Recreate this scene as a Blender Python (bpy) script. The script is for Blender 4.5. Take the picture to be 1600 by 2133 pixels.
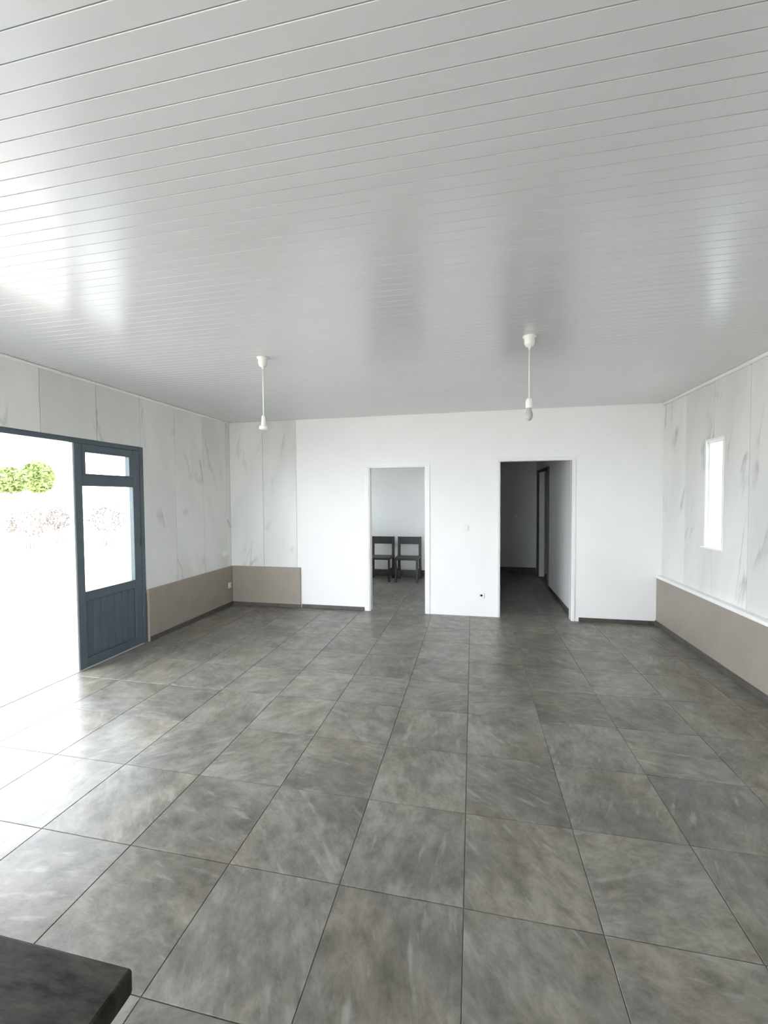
import bpy, bmesh, math, random
from mathutils import Vector, Matrix

for o in list(bpy.data.objects):
    bpy.data.objects.remove(o)
sc = bpy.context.scene
C = sc.collection
random.seed(7)

# ------------------------------------------------------------------ camera
YAW, PITCH, ROLL, FPX = 0.2062, 0.0343, -0.0062, 881.45
CAM_H = 1.55
cy, sy, cp, sp = math.cos(YAW), math.sin(YAW), math.cos(PITCH), math.sin(PITCH)
F = Vector((-sy * cp, cy * cp, -sp)); R = Vector((cy, sy, 0)); U = R.cross(F)
cr, sr = math.cos(ROLL), math.sin(ROLL)
R, U = cr * R + sr * U, -sr * R + cr * U
cam_d = bpy.data.cameras.new('camera')
cam_d.sensor_fit = 'HORIZONTAL'; cam_d.sensor_width = 36.0
cam_d.lens = FPX * 36.0 / 1600.0
cam_d.clip_start = 0.02; cam_d.clip_end = 500
cam = bpy.data.objects.new('camera', cam_d); C.objects.link(cam)
m = Matrix.Identity(4)
for r_ in range(3):
    m[r_][0] = R[r_]; m[r_][1] = U[r_]; m[r_][2] = -F[r_]
m[2][3] = CAM_H
cam.matrix_world = m
sc.camera = cam

# ------------------------------------------------------------------ light
world = bpy.data.worlds.new('sky'); sc.world = world
world.use_nodes = True
bg = world.node_tree.nodes['Background']
bg.inputs['Color'].default_value = (0.89, 0.945, 1.0, 1)
bg.inputs['Strength'].default_value = 4.0
sun_d = bpy.data.lights.new('sun', 'SUN')
sun_d.energy = 12.0; sun_d.angle = math.radians(1.0); sun_d.color = (1.0, 0.96, 0.90)
sun = bpy.data.objects.new('sun', sun_d); C.objects.link(sun)
sun.rotation_euler = Vector((-0.02, -0.40, -0.90)).to_track_quat('-Z', 'Y').to_euler()
sun.location = (-6, 4, 12)

vs = sc.view_settings
vs.view_transform = 'Standard'; vs.look = 'None'; vs.gamma = 1.0
vs.use_curve_mapping = False
vs.exposure = 1.84
sc.cycles.use_denoising = True
sc.cycles.max_bounces = 9; sc.cycles.diffuse_bounces = 7; sc.cycles.glossy_bounces = 4
sc.cycles.use_adaptive_sampling = True; sc.cycles.adaptive_threshold = 0.03
sc.cycles.transparent_max_bounces = 12
sc.cycles.sample_clamp_indirect = 12.0
sc.cycles.caustics_reflective = False; sc.cycles.caustics_refractive = False

# ------------------------------------------------------------------ dimensions (metres)
XL, XR, D, HC = -3.45, 2.206, 5.582, 2.642
YF = -1.9                      # wall behind the camera
TX = 0.489; TX0 = -1.987; TY0 = 1.571
PW = 0.0613; P0 = 0.822        # ceiling plank pitch and one joint
WT = 0.22                      # outer wall thickness
D2 = D + 0.12                  # far face of the partition with the doorways
RY, CY = 8.17, 8.914           # far walls of the room and the corridor behind
OP0, OP1, OPH = 0.20, 3.11, 2.10   # open doorway in the left wall
LEAF1 = 3.92                   # end of the fixed glazed leaf

# ------------------------------------------------------------------ materials
def new_mat(name):
    mt = bpy.data.materials.new(name); mt.use_nodes = True
    nt = mt.node_tree
    return mt, nt, nt.nodes['Principled BSDF']
def N(nt, t, **kw):
    n = nt.nodes.new(t)
    for k, v in kw.items():
        setattr(n, k, v)
    return n
def plain(name, col, rough=0.5, var=0.03, scale=9.0, spec=0.5, bump=0.0, metal=0.0):
    mt, nt, b = new_mat(name)
    g = N(nt, 'ShaderNodeNewGeometry')
    n = N(nt, 'ShaderNodeTexNoise'); n.inputs['Scale'].default_value = scale; n.inputs['Detail'].default_value = 5
    nt.links.new(g.outputs['Position'], n.inputs['Vector'])
    r = N(nt, 'ShaderNodeValToRGB')
    r.color_ramp.elements[0].position = 0.3; r.color_ramp.elements[1].position = 0.7
    r.color_ramp.elements[0].color = tuple(max(0, c * (1 - var)) for c in col) + (1,)
    r.color_ramp.elements[1].color = tuple(min(1, c * (1 + var)) for c in col) + (1,)
    nt.links.new(n.outputs['Fac'], r.inputs['Fac'])
    nt.links.new(r.outputs['Color'], b.inputs['Base Color'])
    b.inputs['Roughness'].default_value = rough
    b.inputs['Specular IOR Level'].default_value = spec
    b.inputs['Metallic'].default_value = metal
    if bump:
        bn = N(nt, 'ShaderNodeBump'); bn.inputs['Strength'].default_value = bump; bn.inputs['Distance'].default_value = 0.004
        nt.links.new(n.outputs['Fac'], bn.inputs['Height']); nt.links.new(bn.outputs['Normal'], b.inputs['Normal'])
    return mt

M = {}
M['paint'] = plain('white_wall_paint', (0.90, 0.90, 0.895), 0.55, 0.012, 3)
M['trim_white'] = plain('white_gloss_trim', (0.88, 0.88, 0.87), 0.35, 0.01)
M['wainscot'] = plain('taupe_wainscot', (0.32, 0.28, 0.24), 0.42, 0.05, 5)
M['skirting'] = plain('dark_skirting_tile', (0.085, 0.078, 0.07), 0.4, 0.25, 14)
M['grout'] = plain('grey_grout', (0.20, 0.196, 0.188), 0.8, 0.1, 30)
M['door'] = plain('blue_grey_door_paint', (0.082, 0.110, 0.132), 0.38, 0.06, 8)
M['door_edge'] = plain('pale_grey_lit_edge_threshold', (0.55, 0.57, 0.6), 0.4, 0.03)  # pale for daylight on the leaf edge; also the threshold colour
M['plastic'] = plain('white_plastic', (0.86, 0.86, 0.82), 0.3, 0.01)
M['plastic_dark'] = plain('socket_grey', (0.6, 0.6, 0.58), 0.4, 0.02)
M['chair'] = plain('dark_painted_chair', (0.035, 0.032, 0.034), 0.45, 0.2, 12)
M['plaster'] = plain('plain_plaster', (0.78, 0.79, 0.79), 0.7, 0.02, 3)
M['terrace'] = plain('pale_concrete', (0.24, 0.237, 0.23), 0.8, 0.06, 2, bump=0.2)
M['ground'] = plain('pale_dry_gravel', (0.27, 0.265, 0.245), 0.9, 0.12, 1.2, bump=0.3)
M['leaf'] = plain('fresh_green_leaves', (0.13, 0.17, 0.05), 0.6, 0.25, 2.5)
M['drytwig'] = plain('pale_dry_leaves', (0.10, 0.085, 0.08), 0.8, 0.2, 3)
M['bark'] = plain('pale_bark', (0.20, 0.17, 0.14), 0.85, 0.2, 6)
M['bulb'] = plain('frosted_grey_bulb', (0.45, 0.45, 0.43), 0.15, 0.02)

# glossy white ceiling boards
mt, nt, b = new_mat('white_gloss_ceiling_board')
oi = N(nt, 'ShaderNodeObjectInfo')
r = N(nt, 'ShaderNodeValToRGB')
r.color_ramp.elements[0].color = (0.68, 0.688, 0.694, 1); r.color_ramp.elements[1].color = (0.692, 0.70, 0.706, 1)
nt.links.new(oi.outputs['Random'], r.inputs['Fac']); nt.links.new(r.outputs['Color'], b.inputs['Base Color'])
b.inputs['Roughness'].default_value = 0.22
b.inputs['Specular IOR Level'].default_value = 1.0
M['plank'] = mt

# marble-print wall panels: white with slanting grey veins
def marble(name, axis):
    mt, nt, b = new_mat(name)
    g = N(nt, 'ShaderNodeNewGeometry'); oi = N(nt, 'ShaderNodeObjectInfo')
    sep = N(nt, 'ShaderNodeSeparateXYZ'); nt.links.new(g.outputs['Position'], sep.inputs[0])
    mul = N(nt, 'ShaderNodeMath', operation='MULTIPLY'); mul.inputs[1].default_value = 37.0
    nt.links.new(oi.outputs['Random'], mul.inputs[0])
    cmb = N(nt, 'ShaderNodeCombineXYZ')
    nt.links.new(sep.outputs[axis], cmb.inputs[0]); nt.links.new(sep.outputs[2], cmb.inputs[1]); nt.links.new(mul.outputs[0], cmb.inputs[2])
    mp = N(nt, 'ShaderNodeMapping'); mp.inputs['Rotation'].default_value = (0, 0, math.radians(14))
    mp.inputs['Scale'].default_value = (1.0, 0.2, 1.0)
    rot = N(nt, 'ShaderNodeMapping'); rot.inputs['Rotation'].default_value = (0, 0, math.radians(-13 if axis == 1 else 13))
    nt.links.new(cmb.outputs[0], rot.inputs[0])
    mp.inputs['Rotation'].default_value = (0, 0, 0)
    nt.links.new(rot.outputs[0], mp.inputs[0])
    n = N(nt, 'ShaderNodeTexNoise'); n.inputs['Scale'].default_value = 3.6; n.inputs['Detail'].default_value = 4; n.inputs['Distortion'].default_value = 0.5
    nt.links.new(mp.outputs[0], n.inputs['Vector'])
    s = N(nt, 'ShaderNodeMath', operation='SUBTRACT'); s.inputs[1].default_value = 0.5
    a = N(nt, 'ShaderNodeMath', operation='ABSOLUTE')
    nt.links.new(n.outputs['Fac'], s.inputs[0]); nt.links.new(s.outputs[0], a.inputs[0])
    vr = N(nt, 'ShaderNodeValToRGB')
    vr.color_ramp.elements[0].position = 0.0; vr.color_ramp.elements[0].color = (1, 1, 1, 1)
    vr.color_ramp.elements[1].position = 0.03; vr.color_ramp.elements[1].color = (0, 0, 0, 1)
    nt.links.new(a.outputs[0], vr.inputs['Fac'])
    n2 = N(nt, 'ShaderNodeTexNoise'); n2.inputs['Scale'].default_value = 2.3; n2.inputs['Detail'].default_value = 2
    nt.links.new(cmb.outputs[0], n2.inputs['Vector'])
    mr = N(nt, 'ShaderNodeValToRGB')
    mr.color_ramp.elements[0].position = 0.52; mr.color_ramp.elements[0].color = (0, 0, 0, 1)
    mr.color_ramp.elements[1].position = 0.66; mr.color_ramp.elements[1].color = (1, 1, 1, 1)
    nt.links.new(n2.outputs['Fac'], mr.inputs['Fac'])
    mm = N(nt, 'ShaderNodeMath', operation='MULTIPLY')
    nt.links.new(vr.outputs['Color'], mm.inputs[0]); nt.links.new(mr.outputs['Color'], mm.inputs[1])
    # soft broad clouding
    n3 = N(nt, 'ShaderNodeTexNoise'); n3.inputs['Scale'].default_value = 2.0; n3.inputs['Detail'].default_value = 3
    nt.links.new(mp.outputs[0], n3.inputs['Vector'])
    cr_ = N(nt, 'ShaderNodeValToRGB')
    cr_.color_ramp.elements[0].position = 0.35; cr_.color_ramp.elements[0].color = (0.69, 0.69, 0.67, 1)
    cr_.color_ramp.elements[1].position = 0.62; cr_.color_ramp.elements[1].color = (0.80, 0.80, 0.78, 1)
    nt.links.new(n3.outputs['Fac'], cr_.inputs['Fac'])
    mix = N(nt, 'ShaderNodeMix', data_type='RGBA')
    nt.links.new(mm.outputs[0], mix.inputs['Factor'])
    nt.links.new(cr_.outputs['Color'], mix.inputs['A'])
    mix.inputs['B'].default_value = (0.52, 0.52, 0.51, 1)
    nt.links.new(mix.outputs['Result'], b.inputs['Base Color'])
    b.inputs['Roughness'].default_value = 0.3
    return mt
M['panel_y'] = marble('white_marble_print_panel', 1)
M['panel_x'] = marble('white_marble_print_panel_end', 0)

# stone-look floor tile
mt, nt, b = new_mat('grey_stone_tile')
g = N(nt, 'ShaderNodeNewGeometry'); oi = N(nt, 'ShaderNodeObjectInfo')
off = N(nt, 'ShaderNodeMath', operation='MULTIPLY'); off.inputs[1].default_value = 53.0
nt.links.new(oi.outputs['Random'], off.inputs[0])
va = N(nt, 'ShaderNodeVectorMath', operation='ADD')
cb = N(nt, 'ShaderNodeCombineXYZ'); nt.links.new(off.outputs[0], cb.inputs[0]); nt.links.new(off.outputs[0], cb.inputs[2])
nt.links.new(g.outputs['Position'], va.inputs[0]); nt.links.new(cb.outputs[0], va.inputs[1])
rt = N(nt, 'ShaderNodeVectorRotate', rotation_type='Z_AXIS')
ang = N(nt, 'ShaderNodeMath', operation='MULTIPLY'); ang.inputs[1].default_value = 6.28
nt.links.new(oi.outputs['Random'], ang.inputs[0])
nt.links.new(va.outputs[0], rt.inputs['Vector']); nt.links.new(ang.outputs[0], rt.inputs['Angle'])
mp = N(nt, 'ShaderNodeMapping'); mp.inputs['Scale'].default_value = (1.0, 1.55, 1.0)
nt.links.new(rt.outputs[0], mp.inputs[0])
n1 = N(nt, 'ShaderNodeTexNoise'); n1.inputs['Scale'].default_value = 8.0; n1.inputs['Detail'].default_value = 12; n1.inputs['Roughness'].default_value = 0.76; n1.inputs['Distortion'].default_value = 0.22
nt.links.new(mp.outputs[0], n1.inputs['Vector'])
r1 = N(nt, 'ShaderNodeValToRGB'); e = r1.color_ramp.elements
e[0].position = 0.31; e[0].color = (0.090, 0.086, 0.076, 1)
e[1].position = 0.71; e[1].color = (0.262, 0.250, 0.232, 1)
x = e.new(0.48); x.color = (0.165, 0.157, 0.143, 1)
nt.links.new(n1.outputs['Fac'], r1.inputs['Fac'])
n2 = N(nt, 'ShaderNodeTexNoise'); n2.inputs['Scale'].default_value = 1.7; n2.inputs['Detail'].default_value = 2
nt.links.new(va.outputs[0], n2.inputs['Vector'])
r2 = N(nt, 'ShaderNodeValToRGB')
r2.color_ramp.elements[0].position = 0.4; r2.color_ramp.elements[0].color = (0.99, 1.0, 1.005, 1)
r2.color_ramp.elements[1].position = 0.65; r2.color_ramp.elements[1].color = (1.04, 1.0, 0.91, 1)
nt.links.new(n2.outputs['Fac'], r2.inputs['Fac'])
mx = N(nt, 'ShaderNodeMix', data_type='RGBA', blend_type='MULTIPLY'); mx.inputs['Factor'].default_value = 1
nt.links.new(r1.outputs['Color'], mx.inputs['A']); nt.links.new(r2.outputs['Color'], mx.inputs['B'])
tv = N(nt, 'ShaderNodeMapRange'); tv.inputs['To Min'].default_value = 0.98; tv.inputs['To Max'].default_value = 1.18
nt.links.new(oi.outputs['Random'], tv.inputs['Value'])
hs = N(nt, 'ShaderNodeHueSaturation'); nt.links.new(tv.outputs[0], hs.inputs['Value']); nt.links.new(mx.outputs['Result'], hs.inputs['Color'])
# larger cloudy patches and sparse pale scratches of the stone print
n4 = N(nt, 'ShaderNodeTexNoise'); n4.inputs['Scale'].default_value = 3.4; n4.inputs['Detail'].default_value = 3
nt.links.new(rt.outputs[0], n4.inputs['Vector'])
m4 = N(nt, 'ShaderNodeMapRange'); m4.inputs['From Min'].default_value = 0.33; m4.inputs['From Max'].default_value = 0.67
m4.inputs['To Min'].default_value = 0.76; m4.inputs['To Max'].default_value = 1.22
nt.links.new(n4.outputs['Fac'], m4.inputs['Value'])
h4 = N(nt, 'ShaderNodeHueSaturation'); nt.links.new(m4.outputs[0], h4.inputs['Value']); nt.links.new(hs.outputs['Color'], h4.inputs['Color'])
mp5 = N(nt, 'ShaderNodeMapping'); mp5.inputs['Scale'].default_value = (2.2, 9.0, 1.0); nt.links.new(rt.outputs[0], mp5.inputs[0])
n5 = N(nt, 'ShaderNodeTexNoise'); n5.inputs['Scale'].default_value = 2.6; n5.inputs['Detail'].default_value = 6
nt.links.new(mp5.outputs[0], n5.inputs['Vector'])
r5 = N(nt, 'ShaderNodeMapRange'); r5.inputs['From Min'].default_value = 0.60; r5.inputs['From Max'].default_value = 0.74; r5.inputs['To Max'].default_value = 0.55
nt.links.new(n5.outputs['Fac'], r5.inputs['Value'])
m5 = N(nt, 'ShaderNodeMix', data_type='RGBA'); m5.inputs['B'].default_value = (0.36, 0.35, 0.33, 1)
nt.links.new(r5.outputs[0], m5.inputs['Factor']); nt.links.new(h4.outputs['Color'], m5.inputs['A'])
nt.links.new(m5.outputs['Result'], b.inputs['Base Color'])
b.inputs['Roughness'].default_value = 0.33; b.inputs['Specular IOR Level'].default_value = 0.42
bn = N(nt, 'ShaderNodeBump'); bn.inputs['Strength'].default_value = 0.25; bn.inputs['Distance'].default_value = 0.003
nt.links.new(n1.outputs['Fac'], bn.inputs['Height']); nt.links.new(bn.outputs['Normal'], b.inputs['Normal'])
M['tile'] = mt

# dark speckled table top
mt, nt, b = new_mat('dark_speckled_top')
g = N(nt, 'ShaderNodeNewGeometry')
mp = N(nt, 'ShaderNodeMapping'); mp.inputs['Scale'].default_value = (0.45, 1.6, 1.0)
nt.links.new(g.outputs['Position'], mp.inputs[0])
n1 = N(nt, 'ShaderNodeTexNoise'); n1.inputs['Scale'].default_value = 26; n1.inputs['Detail'].default_value = 6; n1.inputs['Roughness'].default_value = 0.7
nt.links.new(mp.outputs[0], n1.inputs['Vector'])
r1 = N(nt, 'ShaderNodeValToRGB')
r1.color_ramp.elements[0].position = 0.32; r1.color_ramp.elements[0].color = (0.008, 0.0077, 0.006, 1)
r1.color_ramp.elements[1].position = 0.68; r1.color_ramp.elements[1].color = (0.058, 0.056, 0.047, 1)
nt.links.new(n1.outputs['Fac'], r1.inputs['Fac']); nt.links.new(r1.outputs['Color'], b.inputs['Base Color'])
b.inputs['Roughness'].default_value = 0.65; b.inputs['Specular IOR Level'].default_value = 0.2
M['table'] = mt

# window glass
mt, nt, b = new_mat('clear_window_glass')
nt.nodes.remove(b)
out = nt.nodes['Material Output']
tr = N(nt, 'ShaderNodeBsdfTransparent'); tr.inputs['Color'].default_value = (0.94, 0.96, 0.96, 1)
gl = N(nt, 'ShaderNodeBsdfGlossy'); gl.inputs['Roughness'].default_value = 0.02
lw = N(nt, 'ShaderNodeLayerWeight'); lw.inputs['Blend'].default_value = 0.5
pw5 = N(nt, 'ShaderNodeMath', operation='POWER'); pw5.inputs[1].default_value = 5.0
fr = N(nt, 'ShaderNodeMapRange'); fr.inputs['To Min'].default_value = 0.03; fr.inputs['To Max'].default_value = 0.9
nt.links.new(lw.outputs['Facing'], pw5.inputs[0]); nt.links.new(pw5.outputs[0], fr.inputs['Value'])
mxs = N(nt, 'ShaderNodeMixShader')
nt.links.new(fr.outputs[0], mxs.inputs[0]); nt.links.new(tr.outputs[0], mxs.inputs[1]); nt.links.new(gl.outputs[0], mxs.inputs[2])
nt.links.new(mxs.outputs[0], out.inputs['Surface'])
M['glass'] = mt

# ------------------------------------------------------------------ mesh helpers
def add_box(bm, x0, x1, y0, y1, z0, z1, bev=0.0, seg=1):
    res = bmesh.ops.create_cube(bm, size=1.0)
    vs_ = res['verts']
    for v in vs_:
        v.co = Vector(((x0 + x1) / 2 + v.co.x * (x1 - x0), (y0 + y1) / 2 + v.co.y * (y1 - y0), (z0 + z1) / 2 + v.co.z * (z1 - z0)))
    if bev > 0:
        es = list({e_ for v in vs_ for e_ in v.link_edges})
        bmesh.ops.bevel(bm, geom=es, offset=bev, segments=seg, affect='EDGES', profile=0.5)
def add_lathe(bm, prof, seg=24, cx=0, cy_=0):
    rings = []
    for r_, z in prof:
        rings.append([bm.verts.new((cx + r_ * math.cos(2 * math.pi * i / seg), cy_ + r_ * math.sin(2 * math.pi * i / seg), z)) for i in range(seg)])
    for a_, b_ in zip(rings, rings[1:]):
        for i in range(seg):
            bm.faces.new((a_[i], a_[(i + 1) % seg], b_[(i + 1) % seg], b_[i]))
    bm.faces.new(list(reversed(rings[0]))); bm.faces.new(rings[-1])
def mesh_of(bm, name, mat, smooth=False):
    bmesh.ops.recalc_face_normals(bm, faces=bm.faces)
    me = bpy.data.meshes.new(name); bm.to_mesh(me); bm.free()
    me.materials.append(mat)
    if smooth:
        for p_ in me.polygons: p_.use_smooth = True
    return me
def obj(name, me, parent=None, loc=(0, 0, 0)):
    o = bpy.data.objects.new(name, me); C.objects.link(o); o.location = loc
    if parent is not None: o.parent = parent
    return o
def boxes(name, lst, mat, parent=None, bev=0.0, loc=(0, 0, 0), seg=1):
    bm = bmesh.new()
    for q in lst: add_box(bm, *q, bev=bev, seg=seg)
    return obj(name, mesh_of(bm, name, mat), parent, loc)
def lathe(name, prof, mat, parent=None, loc=(0, 0, 0), seg=24):
    bm = bmesh.new(); add_lathe(bm, prof, seg)
    return obj(name, mesh_of(bm, name, mat, True), parent, loc)
def struct(o, label=None):
    o['kind'] = 'structure'
    if label: o['label'] = label
    return o
def thing(name, label, cat, loc=(0, 0, 0), group=None):
    o = bpy.data.objects.new(name, None); C.objects.link(o); o.location = loc
    o.empty_display_size = 0.05
    o['label'] = label; o['category'] = cat
    if group: o['group'] = group
    return o

# ------------------------------------------------------------------ floor
floor = struct(boxes('floor', [(XL, XR, YF, CY, -0.15, -0.004)], M['grout']), 'grey stone-look tiled floor laid in a square grid')
tile_cache = {}
def tile(x0, x1, y0, y1):
    w, d = round(x1 - x0, 3), round(y1 - y0, 3)
    if w < 0.02 or d < 0.02: return
    if (w, d) not in tile_cache:
        bm = bmesh.new(); add_box(bm, -w / 2, w / 2, -d / 2, d / 2, -0.012, 0.0, bev=0.0014)
        tile_cache[(w, d)] = mesh_of(bm, 'tile', M['tile'])
    o = obj('tile', tile_cache[(w, d)], floor, ((x0 + x1) / 2, (y0 + y1) / 2, random.uniform(-0.0003, 0.0003)))
GAP = 0.0017
def tile_area(ax0, ax1, ay0, ay1):
    for i in range(-6, 12):
        for k in range(-12, 20):
            x0 = TX0 + i * TX; y0 = TY0 + k * TX
            u0, u1, v0, v1 = max(x0, ax0), min(x0 + TX, ax1), max(y0, ay0), min(y0 + TX, ay1)
            if u1 - u0 > 0.03 and v1 - v0 > 0.03:
                tile(u0 + GAP, u1 - GAP, v0 + GAP, v1 - GAP)
tile_area(XL, XR, YF, D)
tile_area(-1.376, -0.605, D, D2); tile_area(0.335, 1.212, D, D2)
tile_area(-2.50, -0.20, D2, RY); tile_area(0.25, 1.25, D2, CY)

# ------------------------------------------------------------------ ceiling
ceil = struct(boxes('ceiling', [(XL - WT, XR + WT, YF - WT, D2, HC + 0.012, HC + 0.16), (XL - WT, XR + WT, D2, CY + WT, HC - 0.1, HC + 0.16)], M['plaster']),
              'glossy white ceiling of narrow boards running side to side')
bm = bmesh.new()
add_box(bm, XL, XR, -PW / 2 + 0.0011, PW / 2 - 0.0011, 0, 0.012)
es = [e_ for e_ in bm.edges if all(abs(v.co.z) < 1e-6 for v in e_.verts) and abs(e_.verts[0].co.y - e_.verts[1].co.y) < 1e-6]
bmesh.ops.bevel(bm, geom=es, offset=0.0012, segments=1, affect='EDGES', profile=0.5)
plank_me = mesh_of(bm, 'plank', M['plank'])
k = math.ceil((YF - P0) / PW)
while P0 + (k + 1) * PW < D + 0.001:
    obj('plank', plank_me, ceil, (0, P0 + (k + 0.5) * PW, HC))
    k += 1
yl = P0 + k * PW
if D - yl > 0.006:
    boxes('plank', [(XL, XR, yl + 0.0012, D, HC, HC + 0.012)], M['plank'], ceil)

# ------------------------------------------------------------------ walls
PT = 0.010            # panel thickness
PITCHW = 0.53
wl = struct(boxes('wall_left', [
    (XL - WT, XL - PT, YF - WT, OP0, -0.3, HC), (XL - WT, XL - PT, OP0, LEAF1, OPH, HC), (XL - WT, XL - PT, LEAF1, D2, -0.3, HC),
    (XL - WT, XL - PT, D2, 6.0, -0.3, HC), (XL - WT, XL - PT, 6.0, 7.6, -0.3, 1.12), (XL - WT, XL - PT, 6.0, 7.6, 2.05, HC), (XL - WT, XL - PT, 7.6, CY + WT, -0.3, HC)],
    M['plaster']), 'wall with wide open doorway, clad in white marble-print panels')
wr = struct(boxes('wall_right', [
    (XR + PT, XR + WT, YF - WT, 4.36, -0.3, HC), (XR + PT, XR + WT, 4.36, 4.63, -0.3, 1.06), (XR + PT, XR + WT, 4.36, 4.63, 2.06, HC), (XR + PT, XR + WT, 4.63, CY + WT, -0.3, HC)],
    M['plaster']), 'wall with slit window, clad in white marble-print panels')
wb = struct(boxes('wall_back', [
    (XL, -1.376, D, D2, -0.3, HC + 0.01), (-1.376, -0.605, D, D2, 1.960, HC + 0.01), (-0.605, 0.335, D, D2, -0.3, HC + 0.01),
    (0.335, 1.212, D, D2, 2.010, HC + 0.01), (1.212, XR + PT, D, D2, -0.3, HC + 0.01)],
    M['paint']), 'smooth white wall with two doorways')
wf = struct(boxes('wall_front', [
    (XL - PT, -3.2, YF - WT, YF, -0.3, HC), (-3.2, -0.7, YF - WT, YF, 2.5, HC), (-3.2, -0.7, YF - WT, YF, -0.3, 0.02), (-0.7, XR + PT, YF - WT, YF, -0.3, HC)],
    M['paint']), 'white wall with a window opening behind the camera')

struct(boxes('added_shade_eave', [(XL - WT - 1.7, XL - WT, YF - 1.0, CY + 1.0, HC - 0.02, HC + 0.16)], M['plaster']), 'added unseen eave shading the terrace')  # out of view, added to shade the terrace and cut light into the room

# panels of the left wall
def panel_box(parent, mat, lst, bev=0.0):
    return boxes('panel', lst, M[mat], parent, bev=bev)
G2 = 0.002
joints = [3.89 + PITCHW * j for j in range(-12, 5)]
for y0, y1 in zip(joints, joints[1:]):
    a0, a1 = max(y0, YF), min(y1, D)
    if a1 - a0 < 0.02: continue
    if a1 <= OP0 or a0 >= LEAF1 - 0.05:
        panel_box(wl, 'panel_y', [(XL - PT, XL, a0 + G2, a1 - G2, 0.53, HC - 0.001)], 0.0018)
    elif a0 < OP0 < a1:
        panel_box(wl, 'panel_y', [(XL - PT, XL, a0 + G2, OP0, 0.53, OPH), (XL - PT, XL, a0 + G2, a1 - G2, OPH, HC - 0.001)])
    else:
        panel_box(wl, 'panel_y', [(XL - PT, XL, a0 + G2, a1 - G2, OPH, HC - 0.001)], 0.0018)
# end wall, two panels
for x0, x1 in ((XL, -2.93), (-2.93, -2.42)):
    panel_box(wb, 'panel_x', [(x0 + G2, x1 - G2, D - PT, D, 0.53, HC - 0.001)], 0.0018)
# panels of the right wall
jr = [5.582 - 0.002 - PITCHW * j for j in range(0, 16)]
for y1, y0 in zip(jr, jr[1:]):
    a0, a1 = max(y0, YF), y1
    if a1 - a0 < 0.02: continue
    lo = 0.56
    if a1 <= 4.36 or a0 >= 4.63:
        panel_box(wr, 'panel_y', [(XR, XR + PT, a0 + G2, a1 - G2, lo, HC - 0.001)], 0.0018)
    else:
        h0, h1 = max(a0, 4.36), min(a1, 4.63)
        ls = [(XR, XR + PT, a0 + G2, a1 - G2, lo, 1.06), (XR, XR + PT, a0 + G2, a1 - G2, 2.06, HC - 0.001)]
        if h0 > a0 + 0.02: ls.append((XR, XR + PT, a0 + G2, h0, 1.06, 2.06))
        if h1 < a1 - 0.02: ls.append((XR, XR + PT, h1, a1 - G2, 1.06, 2.06))
        panel_box(wr, 'panel_y', ls)

# wainscots and skirting
WH = 0.57
w = boxes('wainscot', [(XL - PT, XL + 0.025, LEAF1 + 0.006, D, 0, WH)], M['wainscot'], wl, 0.003); w['label'] = 'taupe wainscot'
w = boxes('wainscot', [(XL + 0.025, -2.372, D - 0.03, D, 0, WH)], M['wainscot'], wb, 0.003); w['label'] = 'taupe wainscot'
w = boxes('wainscot', [(XL - PT, XL + 0.025, YF, OP0 - 0.06, 0, WH)], M['wainscot'], wl, 0.003)
w = boxes('wainscot', [(XR - 0.055, XR + PT, YF, D, 0, WH)], M['wainscot'], wr, 0.003); w['label'] = 'taupe wainscot'
boxes('wainscot_cap', [(XR - 0.062, XR, YF, D, WH, WH + 0.035)], M['trim_white'], wr, 0.004)
struct(boxes('baseboard_left', [(XL + 0.025, XL + 0.037, LEAF1 + 0.01, D - 0.03, 0, 0.055)], M['skirting'], bev=0.003), 'dark skirting below the left wainscot')
struct(boxes('baseboard_right', [(XR - 0.068, XR - 0.055, YF, D, 0, 0.06)], M['skirting'], bev=0.003), 'dark skirting below the right wainscot')
struct(boxes('baseboard_back', [(-2.36, -1.45, D - 0.012, D, 0, 0.05), (1.29, XR - 0.07, D - 0.012, D, 0, 0.05), (XL + 0.04, -2.372, D - 0.042, D - 0.03, 0, 0.05)], M['skirting'], bev=0.003),
       'dark skirting along the white back wall')
struct(boxes('trim_1', [(XR - 0.022, XR, YF, D, HC - 0.034, HC - 0.001)], M['trim_white'], bev=0.006), 'white cornice strip at the top of the slit window wall')
struct(boxes('trim_2', [(XL, XL + 0.018, YF, D, HC - 0.026, HC - 0.001)], M['trim_white'], bev=0.005), 'cornice strip above the open doorway wall')

# door casings of the two doorways
def casing(name, x0, x1, zt, label, w_=0.055, t_=0.012):
    root = struct(boxes(name, [(x0 - w_, x1 + w_, D - t_, D, zt, zt + w_)], M['trim_white'], bev=0.003), label)
    for a_, b_ in ((x0 - w_, x0), (x1, x1 + w_)):
        boxes('jamb_casing', [(a_, b_, D - t_, D, 0, zt)], M['trim_white'], root, 0.003)
    boxes('lining', [(x0, x0 + 0.012, D - 0.001, D2 + 0.001, 0, zt), (x1 - 0.012, x1, D - 0.001, D2 + 0.001, 0, zt), (x0 + 0.012, x1 - 0.012, D - 0.001, D2 + 0.001, zt - 0.012, zt)], M['trim_white'], root)
casing('trim_3', -1.376, -0.605, 1.960, 'white casing of the doorway showing two dark chairs')
casing('trim_4', 0.335, 1.212, 2.010, 'white casing of the dark corridor doorway', 0.03)

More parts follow.
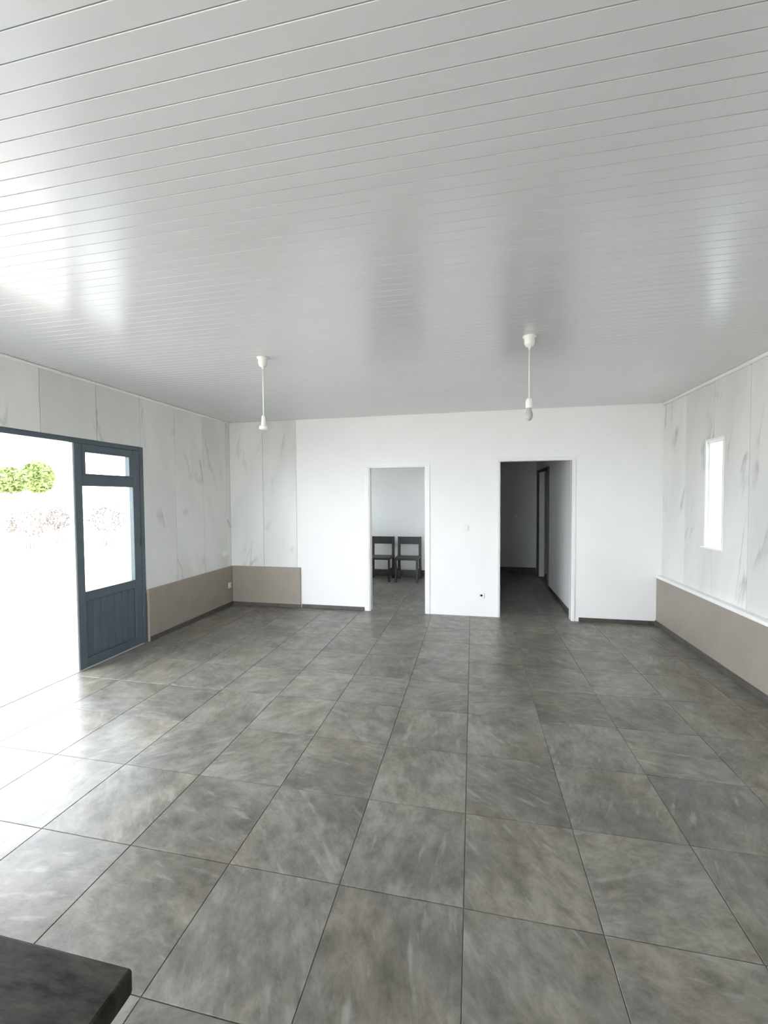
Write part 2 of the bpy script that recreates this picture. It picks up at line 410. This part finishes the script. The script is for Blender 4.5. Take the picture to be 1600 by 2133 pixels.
# rooms behind the doorways
struct(boxes('wall_chair_room', [(XL - PT, 0.0, RY, RY + 0.1, 0, HC), (-0.2, -0.08, D2, RY, 0, HC)], M['plaster']), 'pale wall behind the two dark chairs')
struct(boxes('baseboard_chair_room', [(XL, -0.2, RY - 0.014, RY, 0, 0.13)], M['skirting'], bev=0.003), 'dark skirting behind the two dark chairs')
struct(boxes('wall_corridor', [(0.13, 1.26, CY, CY + 0.1, 0, HC), (0.13, 0.25, D2, CY, 0, HC),
        (1.25, 1.36, D2, 7.5, 0, HC), (1.25, 1.36, 7.5, 8.6, 2.03, HC), (1.25, 1.36, 8.6, CY + 0.1, 0, HC)], M['plaster']), 'dim walls of the corridor')
struct(boxes('baseboard_corridor', [(0.25, 1.25, CY - 0.014, CY, 0, 0.12), (1.236, 1.25, D2, 7.5, 0, 0.06)], M['skirting'], bev=0.003), 'dark skirting of the corridor')
boxes('corridor_door_frame', [(1.225, 1.262, 7.44, 7.5, 0, 2.05), (1.225, 1.262, 8.6, 8.66, 0, 2.05), (1.225, 1.262, 7.5, 8.6, 2.0, 2.05)], M['skirting']).parent = bpy.data.objects['wall_corridor']
struct(boxes('wall_end', [(0.0, XR + WT, CY + 0.1, CY + WT, -0.3, HC), (XL - WT, 0.0, RY + 0.1, RY + 0.22, -0.3, HC)], M['plaster']), 'outer end wall')

# ------------------------------------------------------------------ left doorway: frame and fixed glazed leaf
FR = struct(boxes('trim_5', [(XL - 0.10, XL - 0.012, OP0 + 0.045, LEAF1 - 0.04, OPH - 0.045, OPH)], M['door'], bev=0.003), 'blue-grey frame of the wide open doorway')
boxes('frame_post', [(XL - 0.10, XL - 0.012, OP0, OP0 + 0.045, 0, OPH)], M['door'], FR, 0.003)
boxes('frame_post', [(XL - 0.10, XL + 0.002, LEAF1 - 0.045, LEAF1, 0, OPH)], M['door'], FR, 0.003)
boxes('threshold', [(XL - WT, XL, OP0 + 0.045, LEAF1 - 0.045, -0.02, 0.004)], M['door_edge'], FR, 0.002)
LX0, LX1 = XL - 0.055, XL - 0.004
y0, y1 = OP1 + 0.012, LEAF1 - 0.046
zt = OPH - 0.047
leaf = struct(boxes('door_1', [(LX0, LX1, y0, y0 + 0.075, 0.008, zt)], M['door'], bev=0.003), 'blue-grey half-glazed door leaf with small top light and boarded base')
boxes('lit_edge_strip', [(LX0 + 0.004, LX1 - 0.004, y0 - 0.014, y0 - 0.0005, 0.01, zt)], M['door_edge'], leaf)  # leaf edge lit from outside, that brightness put into the pale colour
boxes('stile', [(LX0, LX1, y1 - 0.095, y1, 0.008, zt)], M['door'], leaf, 0.003)
ya, yb = y0 + 0.0755, y1 - 0.0955
boxes('top_rail', [(LX0, LX1, ya, yb, zt - 0.062, zt)], M['door'], leaf, 0.003)
boxes('transom_rail', [(LX0, LX1, ya, yb, 1.672, 1.772)], M['door'], leaf, 0.003)
boxes('lock_rail', [(LX0, LX1, ya, yb, 0.62, 0.705)], M['door'], leaf, 0.003)
boxes('bottom_rail', [(LX0, LX1, ya, yb, 0.008, 0.09)], M['door'], leaf, 0.003)
# small hopper sash in the top light
za, zb = 1.7725, zt - 0.0625
sash = boxes('vent_sash', [(LX0 + 0.006, LX1 + 0.006, ya, ya + 0.03, za, zb), (LX0 + 0.006, LX1 + 0.006, yb - 0.05, yb, za, zb),
       (LX0 + 0.006, LX1 + 0.006, ya + 0.03, yb - 0.05, za, za + 0.012), (LX0 + 0.006, LX1 + 0.006, ya + 0.03, yb - 0.05, zb - 0.012, zb)], M['door'], leaf)
boxes('pane', [(XL - 0.032, XL - 0.027, ya + 0.03, yb - 0.05, za + 0.012, zb - 0.012)], M['glass'], sash)
boxes('pane', [(XL - 0.032, XL - 0.027, ya, yb, 0.7055, 1.6715)], M['glass'], leaf)
nb = 7
for i in range(nb):
    a0 = ya + (yb - ya) * i / nb; a1 = ya + (yb - ya) * (i + 1) / nb
    boxes('board', [(XL - 0.042, XL - 0.018, a0 + 0.001, a1 - 0.001, 0.0905, 0.6195)], M['door'], leaf, 0.004)
for z in (0.35, 1.1, 1.85):
    lathe('hinge', [(0.007, -0.045), (0.007, 0.045)], M['door'], leaf, (XL + 0.003, y1 + 0.001, z), 10)

# ------------------------------------------------------------------ slit window
W = struct(boxes('window_1', [(XR + 0.02, XR + 0.06, 4.36, 4.373, 1.062, 2.06), (XR + 0.02, XR + 0.06, 4.617, 4.63, 1.062, 2.06),
        (XR + 0.02, XR + 0.06, 4.373, 4.617, 1.062, 1.078), (XR + 0.02, XR + 0.06, 4.373, 4.617, 2.044, 2.06)], M['trim_white']), 'narrow upright slit window')
boxes('pane', [(XR + 0.038, XR + 0.042, 4.373, 4.617, 1.078, 2.044)], M['glass'], W)
boxes('window_sill', [(XR - 0.025, XR + 0.06, 4.31, 4.68, 1.04, 1.062)], M['trim_white'], W, 0.004)
boxes('surround', [(XR - 0.008, XR, 4.335, 4.36, 1.062, 2.085), (XR - 0.008, XR, 4.63, 4.655, 1.062, 2.085), (XR - 0.008, XR, 4.36, 4.63, 2.06, 2.085)], M['trim_white'], W, 0.002)

# ------------------------------------------------------------------ pendants
def pendant(label, loc, kind):
    t = thing('pendant_lamp', label, 'lamp', loc, 'bare pendants under the board ceiling')
    lathe('ceiling_rose', [(0.046, 0.0), (0.046, -0.005), (0.036, -0.010), (0.034, -0.05), (0.027, -0.066), (0.010, -0.072), (0.006, -0.09)], M['plastic'], t)
    if kind == 0:
        lathe('cord', [(0.0045, -0.085), (0.0045, -0.46)], M['plastic'], t, seg=10)
        lathe('lamp_holder', [(0.008, -0.445), (0.016, -0.455), (0.019, -0.52), (0.021, -0.525), (0.034, -0.53), (0.036, -0.552), (0.02, -0.556)], M['plastic'], t)
    else:
        lathe('cord', [(0.0045, -0.085), (0.0045, -0.43)], M['plastic'], t, seg=10)
        lathe('lamp_holder', [(0.008, -0.415), (0.02, -0.425), (0.024, -0.44), (0.024, -0.48), (0.02, -0.487)], M['plastic'], t)
        lathe('bulb', [(0.013, -0.487), (0.016, -0.50), (0.024, -0.525), (0.025, -0.545), (0.018, -0.563), (0.006, -0.571)], M['bulb'], t)
    return t
pendant('white cord pendant with flared holder, hanging nearer the glazed door', (-1.597, 3.066, HC), 0)
pendant('white cord pendant with grey bulb, hanging in front of the dark corridor doorway', (0.380, 3.066, HC), 1)

# ------------------------------------------------------------------ switches and sockets
def plate(name, label, cat, loc, normal, w_=0.075, h_=0.075, part='rocker'):
    t = thing(name, label, cat, loc)
    t.rotation_euler = (0, 0, {'-y': 0, '+x': math.pi / 2}[normal])
    boxes('cover_plate', [(-w_ / 2, w_ / 2, -0.010, 0, -h_ / 2, h_ / 2)], M['plastic'], t, 0.003)
    if part == 'rocker':
        boxes('rocker', [(-0.02, 0.02, -0.015, -0.0095, -0.026, 0.026)], M['plastic'], t, 0.002)
    else:
        bm = bmesh.new(); add_lathe(bm, [(0.021, -0.0095), (0.021, -0.0115), (0.017, -0.0118), (0.015, -0.0100)], 20)
        for v in bm.verts: v.co = Vector((v.co.x, v.co.z, v.co.y))
        obj('socket_well', mesh_of(bm, 'socket_well', M['plastic']), t)
plate('light_switch', 'white light switch on the wall between the two doorways', 'switch', (-0.087, D, 1.146), '-y')
plate('power_outlet', 'white power outlet low on the wall between the two doorways', 'outlet', (0.115, D, 0.276), '-y', part='well')
plate('power_outlet', 'white power outlet set in the taupe wainscot near the corner', 'outlet', (XL + 0.025, 5.47, 0.30), '+x', 0.07, 0.08, 'well')
plate('wall_box', 'white box on the marble-print wall just above the wainscot corner', 'wall box', (XL, 5.40, 0.775), '+x', 0.13, 0.075)
plate('light_switch', 'light switch on the dim end wall of the corridor', 'switch', (0.872, CY, 1.157), '-y')

# ------------------------------------------------------------------ chairs in the room behind
def chair(label, x, y):
    t = thing('dining_chair', label, 'chair', (x, y, 0), 'dark chairs in the back room')
    mt_ = M['chair']
    for s in (-1, 1):
        bm = bmesh.new()
        add_box(bm, s * 0.2 - 0.025, s * 0.2 + 0.025, 0.17, 0.21, 0, 0.80, 0.004)
        for v in bm.verts:
            if v.co.z > 0.45: v.co.y += (v.co.z - 0.45) * 0.12
            else: v.co.y += (0.45 - v.co.z) * 0.06
        obj('back_post', mesh_of(bm, 'back_post', mt_), t)
        boxes('leg', [(s * 0.195 - 0.018, s * 0.195 + 0.018, -0.20, -0.164, 0, 0.41)], mt_, t, 0.004)
        boxes('side_rail', [(s * 0.2 - 0.012, s * 0.2 + 0.012, -0.163, 0.168, 0.20, 0.225)], mt_, t, 0.003)
    boxes('top_rail', [(-0.174, 0.174, 0.205, 0.23, 0.66, 0.80)], mt_, t, 0.006)
    boxes('seat', [(-0.22, 0.22, -0.22, 0.165, 0.41, 0.45)], mt_, t, 0.008, seg=2)
    boxes('front_rail', [(-0.176, 0.176, -0.19, -0.17, 0.20, 0.225)], mt_, t, 0.003)
chair('dark wooden chair half hidden by the doorway edge, left of its twin', -1.69, 7.75)
chair('dark wooden chair fully in view beside the doorway right casing', -1.175, 7.75)

# ------------------------------------------------------------------ table corner beside the camera
t = thing('table', 'dark speckled table top corner beside the camera', 'table', (-1.15, 0.05, 0))
TW, TD = 1.166, 1.086
boxes('tabletop', [(-TW / 2, TW / 2, -TD / 2, TD / 2, 0.705, 0.75)], M['table'], t, 0.006, seg=2)
boxes('apron', [(-TW / 2 + 0.13, TW / 2 - 0.13, -TD / 2 + 0.13, TD / 2 - 0.13, 0.63, 0.705)], M['table'], t, 0.003)
for sx in (-1, 1):
    for s_y in (-1, 1):
        cx, c_y = sx * (TW / 2 - 0.15), s_y * (TD / 2 - 0.15)
        boxes('leg', [(cx - 0.03, cx + 0.03, c_y - 0.03, c_y + 0.03, 0, 0.63)], M['table'], t, 0.004)

# ------------------------------------------------------------------ outdoors
struct(boxes('terrace', [(XL - WT - 5.0, XL - WT, -6, 14, -0.2, -0.02)], M['terrace']), 'pale sunlit terrace outside the open doorway')
struct(boxes('ground', [(-80, 60, -40, 90, -0.6, -0.205)], M['ground']), 'pale sunlit ground')
def foliage(name, mat, c_, rad, n, size, parent, seed):
    rnd = random.Random(seed)
    verts, faces = [], []
    for i in range(n):
        u = Vector((rnd.gauss(0, 1), rnd.gauss(0, 1), rnd.gauss(0, 1))).normalized()
        rr = rnd.uniform(0.55, 1.0)
        p_ = Vector((c_[0] + u.x * rad[0] * rr, c_[1] + u.y * rad[1] * rr, c_[2] + u.z * rad[2] * rr))
        a_ = Vector((rnd.gauss(0, 1), rnd.gauss(0, 1), rnd.gauss(0, 1))).normalized()
        b_ = a_.orthogonal().normalized(); s_ = size * rnd.uniform(0.6, 1.3)
        k_ = len(verts)
        verts += [p_ - a_ * s_, p_ + b_ * s_ * 0.45, p_ + a_ * s_, p_ - b_ * s_ * 0.45]
        faces.append((k_, k_ + 1, k_ + 2, k_ + 3))
    me = bpy.data.meshes.new(name); me.from_pydata([tuple(v) for v in verts], [], faces); me.materials.append(mat)
    return obj(name, me, parent)
def at(u, v, dist):      # direction of the view where a far plant stands, for its ground position
    d_ = F + R * ((u - 800) / FPX) - U * ((v - 1066.5) / FPX)
    return Vector((0, 0, CAM_H)) + d_ * dist
def tree(label, u, v, dist, rad, seed):
    c_ = at(u, v, dist)
    t_ = thing('tree', label, 'tree', (c_.x, c_.y, -0.205), 'washed-out trees outside')
    h_ = c_.z + 0.205
    lathe('trunk', [(0.13, 0), (0.09, h_ * 0.6), (0.05, h_)], M['bark'], t_, seg=10)
    foliage('foliage', M['leaf'], (0, 0, h_), rad, 2600, 0.16, t_, seed)
tree('rounded pale green tree at the right of the open doorway view', 80, 994, 20, (0.60, 0.60, 0.72), 3)
tree('wider pale green tree at the left edge of the open doorway view', 22, 1000, 23, (1.2, 1.2, 0.65), 4)
def shrub(label, u, v, dist, rad, seed):
    c_ = at(u, v, dist)
    t_ = thing('shrub', label, 'shrub', (c_.x, c_.y, -0.205), 'washed-out dry shrubs outside')
    h_ = max(0.3, c_.z + 0.205)
    for i in range(5):
        a_ = i * 1.256
        lathe('stem', [(0.02, 0), (0.012, h_)], M['bark'], t_, (0.12 * math.cos(a_), 0.12 * math.sin(a_), 0), 6)
    foliage('foliage', M['drytwig'], (0, 0, h_), rad, 700, 0.05, t_, seed)
shrub('pale dry shrub seen through the open doorway below the trees', 62, 1088, 15, (0.75, 0.75, 0.5), 11)
shrub('pale dry shrub seen just beside the door leaf', 122, 1080, 17, (0.45, 0.45, 0.5), 12)
shrub('pale dry shrub seen through the large door pane', 222, 1080, 16, (0.75, 0.75, 0.55), 13)
